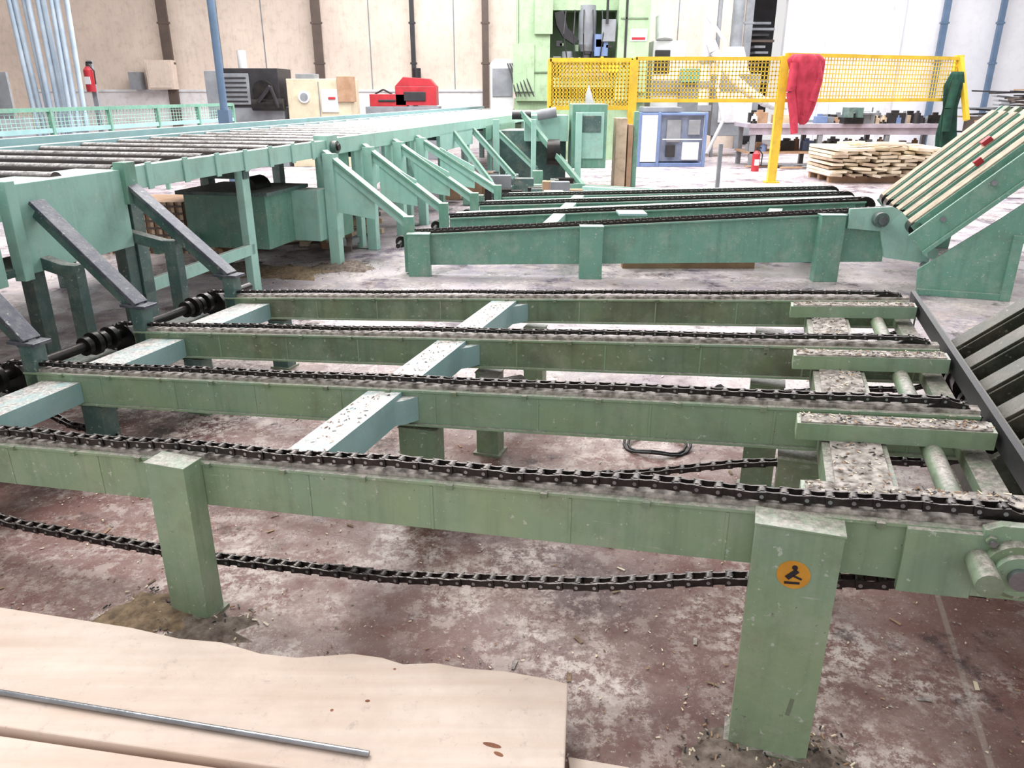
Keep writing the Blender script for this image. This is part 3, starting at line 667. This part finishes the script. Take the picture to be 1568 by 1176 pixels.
f=MB('red_toolbox');f.box(-3.3,-2.45,19,19.5,1.18,1.45,RED);f.box(-2.7,-1.75,19,19.6,1.2,1.62,RED);f.prism([(-2.7,19,1.62),(-1.75,19,1.62),(-1.9,19,1.78),(-2.5,19,1.82)],(0,.5,0),RED);f.box(-2.5,-2.0,18.97,19,1.3,1.5,BLK);f.box(-3.4,-1.7,18.95,19.7,0,1.18,GRY);f.box(-3.1,-2.7,18.98,19,1.28,1.33,BLK);f.path([(-3.2,19.2,1.45),(-3.0,19.2,1.55),(-2.8,19.2,1.45)],.02,BLK);f.done(None,.02)
f=MB('cardboard_carton');f.box(-8.3,-7.2,11.4,12.2,0,1.15,GRY);f.box(-8.3,-7.35,11.4,12.1,1.15,1.62,WOODB);f.prism([(-8.3,11.4,1.62),(-7.35,11.4,1.62),(-7.2,11.15,1.72),(-8.2,11.15,1.72)],(0,.02,.01),WOODB);f.box(-7.3,-6.9,11.3,11.35,1.15,1.75,GRY);f.done()
f=MB('wall_panel_box');f.box(-9.9,-9.2,22.45,22.78,1.56,2.3,WL);f.box(-10.4,-10.1,22.45,22.78,1.56,2.0,GRY);f.box(-9.85,-9.25,22.43,22.45,1.6,2.25,WL);f.done()
# ---- guard rail left
f=MB('guard_rail')
A=Vector((-6.3,9.6,0));B=Vector((-5.2,15.2,0))
f.bar((A.x,A.y,1.28),(B.x,B.y,1.28),.06,.05,TLM);f.bar((A.x,A.y,1.02),(B.x,B.y,1.02),.05,.06,BLT)
for k in range(6):
    p=A+(B-A)*k/5;f.bar((p.x,p.y,0),(p.x,p.y,1.28),.06,.06,TLM)
for k in range(75):
    p=A+(B-A)*k/74;f.bar((p.x,p.y,1.03),(p.x,p.y,1.27),.008,.008,TL)
for z in(1.08,1.13,1.18,1.23):f.bar((A.x,A.y,z),(B.x,B.y,z),.006,.006,TL)
f.box(-9,-6.2,9.2,9.3,1.2,1.27,TLM);f.box(-9,-6.2,9.0,9.1,1.02,1.1,BLT)
for x in(-8.8,-7.6,-6.4):f.box(x,x+.08,9.2,9.28,0,1.2,TLM)
f.done()
f=MB('wicker_crate')
f.box(-4.2,-3.2,7.6,8.2,0,.5,WOODB)
for k in range(14):
    f.box(-4.21+k*.075,-4.18+k*.075,7.585,7.6,0,.5,WOODP)
for k in range(7):f.box(-4.2,-3.2,7.58,7.59,.03+k*.07,.05+k*.07,BRN)
f.done()
f=MB('timber_offcut_pile');rn=random.Random(21)
for k in range(60):
    x=rn.uniform(-2.9,-1.6);y=rn.uniform(7.4,9.6);a=rn.uniform(0,3.1);l=rn.uniform(.1,.35);z=rn.uniform(.03,.2)
    f.bar((x-l*math.cos(a),y-l*math.sin(a),z),(x+l*math.cos(a),y+l*math.sin(a),z),.08,.05,rn.choice([WOODB,WOODP,BRN,BLK,GRY]))
f.box(-2.8,-2,8.3,9.2,.0,.35,BRN);f.box(-2.7,-2.2,8.25,8.3,.05,.3,WOODB);f.done()
for i,(x,y,r) in enumerate(((-2.0,6.7,.30),(-1.55,6.95,.22),(-2.5,6.9,.25))):heap('sawdust_heap',x,y,r,.05,(STRAW,RUBB,RUBB)[i],22,8+i).done()
# ---- far green feed machinery
f=MB('infeed_machine')
f.box(.95,1.5,12.8,13.6,.35,1.32,TLM);f.box(.2,.9,13,13.5,.75,1.15,TL);f.box(1.0,1.1,12.7,12.8,0,1.2,TL)
f.box(1.0,1.45,12.77,12.8,.5,1.2,TL);f.box(1.05,1.4,12.75,12.77,.9,1.15,TLD)
f.bar((.15,12.9,1.2),(1.1,12.3,.12),.1,.08,TLM);f.bar((-.5,12,.12),(1.1,12.3,.12),.1,.1,TLM)
f.bar((1.1,12.2,.08),(3.3,11.2,.06),.12,.12,TL);f.bar((1.1,12.5,.08),(3.4,11.5,.06),.06,.1,TLM)
f.box(.3,.38,12.6,12.7,0,1.1,TL);f.box(-.3,-.2,12.6,12.7,0,1.1,TL);f.box(1.7,1.88,13.2,13.6,0,1.1,WOODP);f.box(1.90,1.98,13.2,13.6,0,1.0,WOODB)
f.tube((.4,12.9,1.15),(.7,12.9,1.2),.08,GRY,16);f.tube((0,12.9,1.15),(.3,12.9,1.15),.06,BLK,16);f.box(2.0,2.08,13.3,13.4,0,1.2,TLM)
f.tube((.55,12.7,.6),(.75,12.7,.6),.2,GREASE,20);f.box(3.2,3.26,12.4,12.46,0,.75,GRY)
rr=random.Random(6)
for k in range(34):
    x=rr.uniform(-1.0,1.0);y=rr.uniform(10.5,12.4);z=rr.uniform(.02,.25);f.box(x,x+rr.uniform(.05,.35),y,y+.15,z*.3,z+.12,rr.choice([TLD,GREASE,WOODB,GRY,TLM]))
f.box(-.2,.9,13.4,14.2,.1,.9,TLD);f.done(None,.008)
f=MB('cable_coil');c=ST(-.35,3.2,0)
for w in range(2):
    pts=[(c.x+(.13+.02*w)*math.cos(k/20*6.283),c.y+(.10+.02*w)*math.sin(k/20*6.283),.014+.01*math.sin(k)) for k in range(21)]
    f.path(pts,.006,BLK)
f.done()
# ================================================================= LIGHT
w=bpy.data.worlds.new('w');scene.world=w;w.use_nodes=True;bg=w.node_tree.nodes['Background'];bg.inputs[0].default_value=(1,.985,.98,1);bg.inputs[1].default_value=.85
def area(name,loc,rot,sx_,sy_,e,col=(1,1,1)):
    l=bpy.data.lights.new(name,'AREA');l.shape='RECTANGLE';l.size=sx_;l.size_y=sy_;l.energy=e;l.color=col
    o=bpy.data.objects.new(name,l);COL.objects.link(o);o.location=loc;o.rotation_euler=[math.radians(v) for v in rot];return o
area('added_overhead_lamp',(-3,9,7.0),(0,-8,0),3,12,1100,(1,.98,.95))  # overhead lamp added for soft light from the left, no skylight built
area('added_overhead_lamp',(3,16,7),(0,0,0),16,9,3000,(1,.99,1))  # large lamp added to brighten the far end of the hall, source unseen
# ================================================================= CAMERA
cd=bpy.data.cameras.new('camera');co=bpy.data.objects.new('camera',cd);COL.objects.link(co)
cd.sensor_width=36;cd.lens=36*1178/1568;co.location=(0,0,1.5);co.rotation_euler=(math.radians(90-20.8),0,0);cd.clip_end=200
scene.camera=co
scene.view_settings.view_transform='Standard'
